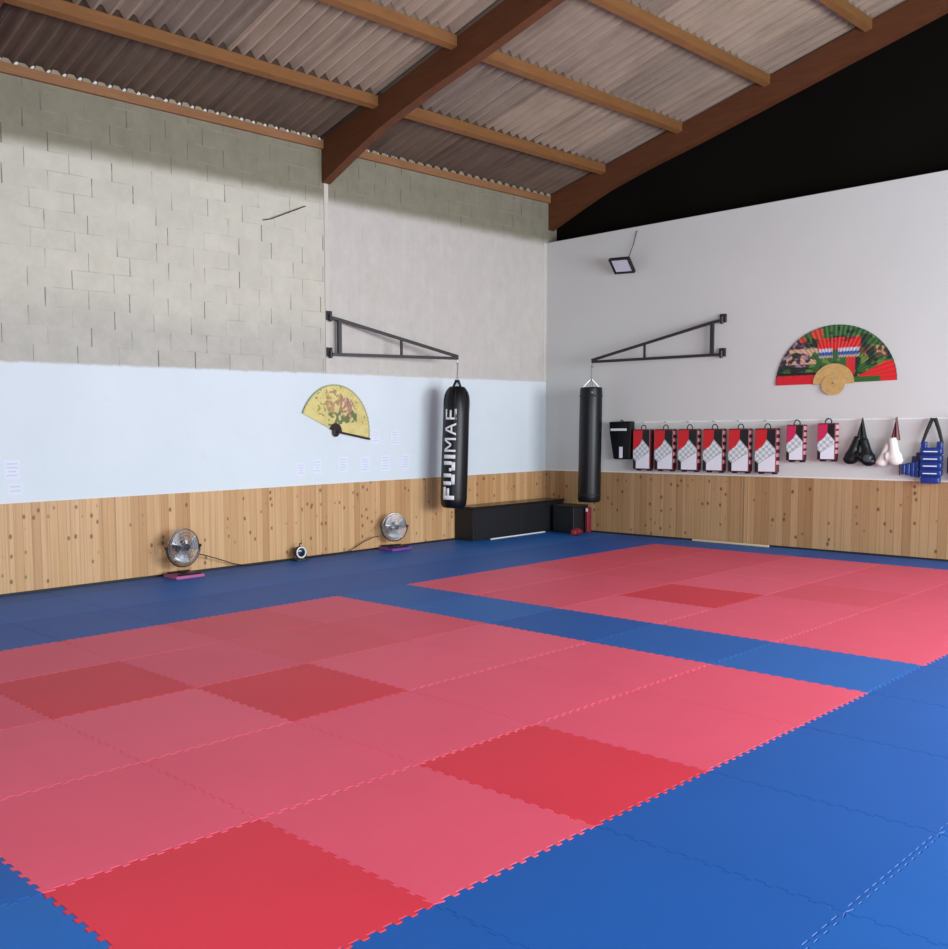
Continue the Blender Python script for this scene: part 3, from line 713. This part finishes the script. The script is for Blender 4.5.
G().tube([(.03, .02, .04), (.05, .12, .16), (.09, .17, .33), (.13, .19, .52)], .006, 6).build('cable', m_cable, t)

# ------------------------------------------------------------------ gear on the back wall
rail = thing('hook_rail', (1.3, YB, 1.725), 0, 'thin white hook rail running along back wall above hanging gear', 'rail')
G().box((-2.6, -.012, -.011), (2.9, 0, .011), .002).build('strip', m_whitep, rail, False)
for x in (-1.03, -.66, -.29, .07, .46, .82, 1.2, 1.62, 2.02, 2.44, 2.83, 3.22, 3.62):
    g = G(); x_ = x-1.3; g.tube([(x_, -.012, 0), (x_, -.055, -.004), (x_, -.062, .012)], .004, 6); g.build('hook', m_chain, rail)
# black arm shield
t = thing('strike_shield', (-.99, YB-.075, 1.165), 0, 'black strike shield with a white strip, leftmost item on back wall', 'shield')
G().prism([(-.12, 0), (.175, 0), (.19, .36), (.19, .58), (-.20, .575), (-.19, .38)], -.05, .055).build('shield_body', m_vinyl, t, False, .02)
G().box((-.165, -.056, .435), (.11, -.049, .47)).build('white_strip', m_print, t, False)
G().box((-.01, -.056, .02), (.045, -.049, .19)).build('tag', m_label, t, False)
G().tube([(-.02, .0, .575), (.0, -.01, .60), (.03, 0, .575)], .008, 6).build('loop', m_strap, t)
# packaged guards
def pack(x, w_, z0, h_, red, side, label, group):
    t = thing('protector_pack', (x, YB-.085, z0), 0, label, 'protector pack', group)
    W = w_; T = .06; X0 = -W/2
    G().box((X0, -T, 0), (X0+W, T, h_), .012).build('case', m_maroon, t, False)
    def fp(name, pts, m, o=-.0): 
        G().prism([(X0+.006+(W-.012)*a, h_*(1-b)) for a, b in pts], -T-.004-o, -T+.004).build(name, m, t, False)
    fp('red_panel', [(.0, .03), (.58, .03), (.56, .24), (.38, .40), (.0, .52)], red)
    fp('black_panel', [(.58, .03), (.99, .03), (.99, .42), (.8, .36), (.56, .24)], m_blackp)
    fp('grey_print', [(.0, .53), (.38, .40), (.57, .25), (.99, .47), (.99, .55), (.6, .66), (.18, .80), (.0, .72)], m_check)
    fp('white_panel', [(.18, .81), (.6, .67), (.99, .56), (.99, .975), (.18, .975)], m_label)
    fp('black_corner', [(.0, .74), (.17, .81), (.17, .975), (.0, .975)], m_blackp)
    for k in range(5):
        z = h_*(.92-k*.17); G().box((X0+W-.003, -T+.015, z-.035), (X0+W+.006, T-.015, z+.018)).build('side_tab', side, t, False, .003)
    g = G(); g.tube([(-.035, 0, h_-.005)]+[(.04*math.cos(PI-k*PI/8), 0, h_+.012+.05*math.sin(k*PI/8)) for k in range(9)]+[(.035, 0, h_-.005)], .007, 8); g.build('carry_loop', m_strap, t)
    for xx in (-.25*W, .38*W): G().box((xx-.028, -.03, -.022), (xx+.028, .03, .004), .003).build('buckle', m_strap, t, False)
for k, (x0, x1, lab) in enumerate([(-.815, -.525, 'red, black and white protector pack on back wall, first right of black shield'), (-.46, -.155, 'red, black and white protector pack on back wall, second right of black shield'),
        (-.085, .225, 'red, black and white protector pack on back wall, third right of black shield'), (.30, .60, 'red, black and white protector pack on back wall, fourth right of black shield'),
        (.675, .975, 'red, black and white protector pack on back wall, fifth right of black shield'), (1.05, 1.35, 'red, black and white protector pack, rightmost of the six large ones')]):
    pack((x0+x1)/2+.055, x1-x0-.01, 1.02, .60, m_redv, m_pinkedge if k else m_maroon, lab, 'large protector packs on the back wall')
pack(1.645, .22, 1.19, .475, m_crim, m_pinkedge, 'smaller crimson protector pack beside the rightmost large red pack', 'small protector packs on the back wall')
pack(2.045, .22, 1.205, .475, m_crim, m_pinkedge, 'smaller crimson protector pack beside the black gloves', 'small protector packs on the back wall')
# gloves
def glove(t, c, dirx, m, s=1.0):
    """one glove hanging, cuff up; c = fist centre (local)"""
    g = G(); x, y, z = c
    g.ell((x, y, z), (.085*s, .065*s, .085*s), 16); g.ell((x+dirx*.02, y-.01, z-.035*s), (.08*s, .06*s, .06*s), 14)
    g.ell((x-dirx*.065*s, y-.035, z+.01), (.03*s, .03*s, .055*s), 10)
    top = Vector((x*.35, y, z+.22*s)); g.tube([(x, y, z+.03), (x*.75, y, z+.11*s), tuple(top)], [.062*s, .05*s, .045*s], 14)
    return g.build('glove', m, t, remesh=.010)
t = thing('glove_pair', (2.455, YB-.085, 1.135), 0, 'pair of black gloves hanging by a strap between crimson pack and white gloves', 'gloves', 'glove pairs on the back wall')
glove(t, (-.105, 0, .12), -1, m_vinyl, 1.12); glove(t, (.08, -.02, .10), 1, m_vinyl, 1.1)
G().ell((.10, -.092, .10), (.05, .012, .05), 16).build('grey_patch', m_greyg, t)
G().tube([(-.04, 0, .31), (.0, .01, .59), (.035, 0, .31)], [.035, .022, .035], 8).build('strap', m_strap, t)
t = thing('glove_pair', (2.80, YB-.085, 1.13), 0, 'pair of white gloves with maroon strap hanging beside the blue body protector', 'gloves', 'glove pairs on the back wall')
glove(t, (-.085, 0, .085), -1, m_whitev, .92); glove(t, (.045, -.02, .12), 1, m_whitev, 1.1)
G().tube([(.02, 0, .33), (.05, .01, .6), (.07, 0, .33)], [.03, .024, .03], 8).build('strap', m_maroon, t)
G().box((.112, -.05, -.10), (.126, -.03, .12), .004).build('wrist_tab', m_blackp, t, False)
# body protectors
def protector(x, z0, m, md, label, wing=True):
    t = thing('body_protector', (x, YB-.10, z0), 0, label, 'body protector', 'blue body protectors on the back wall')
    g = G(); n = 5; W, H = .235, .44
    for k in range(n):
        a, b = H*k/n, H*(k+1)/n; ww = W/2*(1 if k else .86); g.box((-ww, -.05, a+.004), (ww, .04, b-.004), .022)
    g.box((-W/2+.02, -.03, .02), (W/2-.02, .035, H-.02)); g.build('chest_panel', m, t)
    g = G()
    for k in range(4 if wing else 1):
        a = -W/2-.01-.05*k; g.box((a-.048, -.02, .07+.012*k), (a-.002, .05, .27-.012*k), .018)
    g.build('side_wing', m, t)
    g = G()
    for k in range(3 if wing else 0): g.box((-W/2-.10+.045*k, .0, .24+.035*k), (-W/2-.02+.045*k, .05, .33+.045*k), .015)
    if wing: g.build('shoulder_piece', md, t)
    for zz in (.125, .215, .30, .39): G().box((-.075, -.056, zz-.005), (.075, -.0505, zz+.006), 0).build('stripe', m_print, t, False)
    for s in (-1, 1): G().box((s*.085-.03, -.03, H-.02), (s*.085+.03, .03, H+.07), .015).build('shoulder_tab', m, t)
    G().tube([(-.11, 0, H+.04), (-.06, 0, H+.2), (-.01, .01, H+.345), (.02, .01, H+.345), (.07, 0, H+.2), (.11, 0, H+.04)], [.016, .02, .022, .022, .02, .016], 8).build('strap', m_strap, t)
protector(3.255, .935, m_bluev, m_navy, 'royal blue quilted body protector hanging right of the white gloves')
protector(3.60, .99, m_navy, m_navy, 'dark navy body protector partly cut off at the right picture edge', False)
# batten lying at the foot of the back wainscot
o = G().box((-.62, -.016, 0), (.5, .016, .028), .003).build('batten', m_palewood); o.location = (.82, YB-.10, .0005); o.rotation_euler = (0, 0, -.02); tag(o, 'pale wooden batten lying at the foot of back wall wainscot', 'batten')

# pieces that belong to a part go one level deeper
SUB = {'bench': None}
for t in [o for o in col.objects if o.type == 'EMPTY' and o.parent is None]:
    ch = {}
    for c in t.children: ch.setdefault(c.name.split('.')[0], []).append(c)
    for par, kids in (('bag_body', ('lettering', 'seam_band', 'shoulder_folds', 'rivet')), ('body', ('front_panel',)), ('housing', ('rim', 'lens', 'diffuser', 'bezel')),
                      ('chest_panel', ('stripe', 'shoulder_tab')), ('motor', ('hub',)), ('yoke', ('tilt_knob',)), ('case', ('red_panel', 'black_panel', 'grey_print', 'white_panel', 'black_corner', 'side_tab')),
                      ('strip', ('hook',)), ('shield_body', ('white_strip', 'tag')), ('pad_body', ('tag',)), ('hub_leaf', ('pivot_plate', 'rivet'))):
        if par in ch and t.name.split('.')[0] != 'glove_pair':
            for k in kids:
                for c in ch.get(k, []): c.parent = ch[par][0]
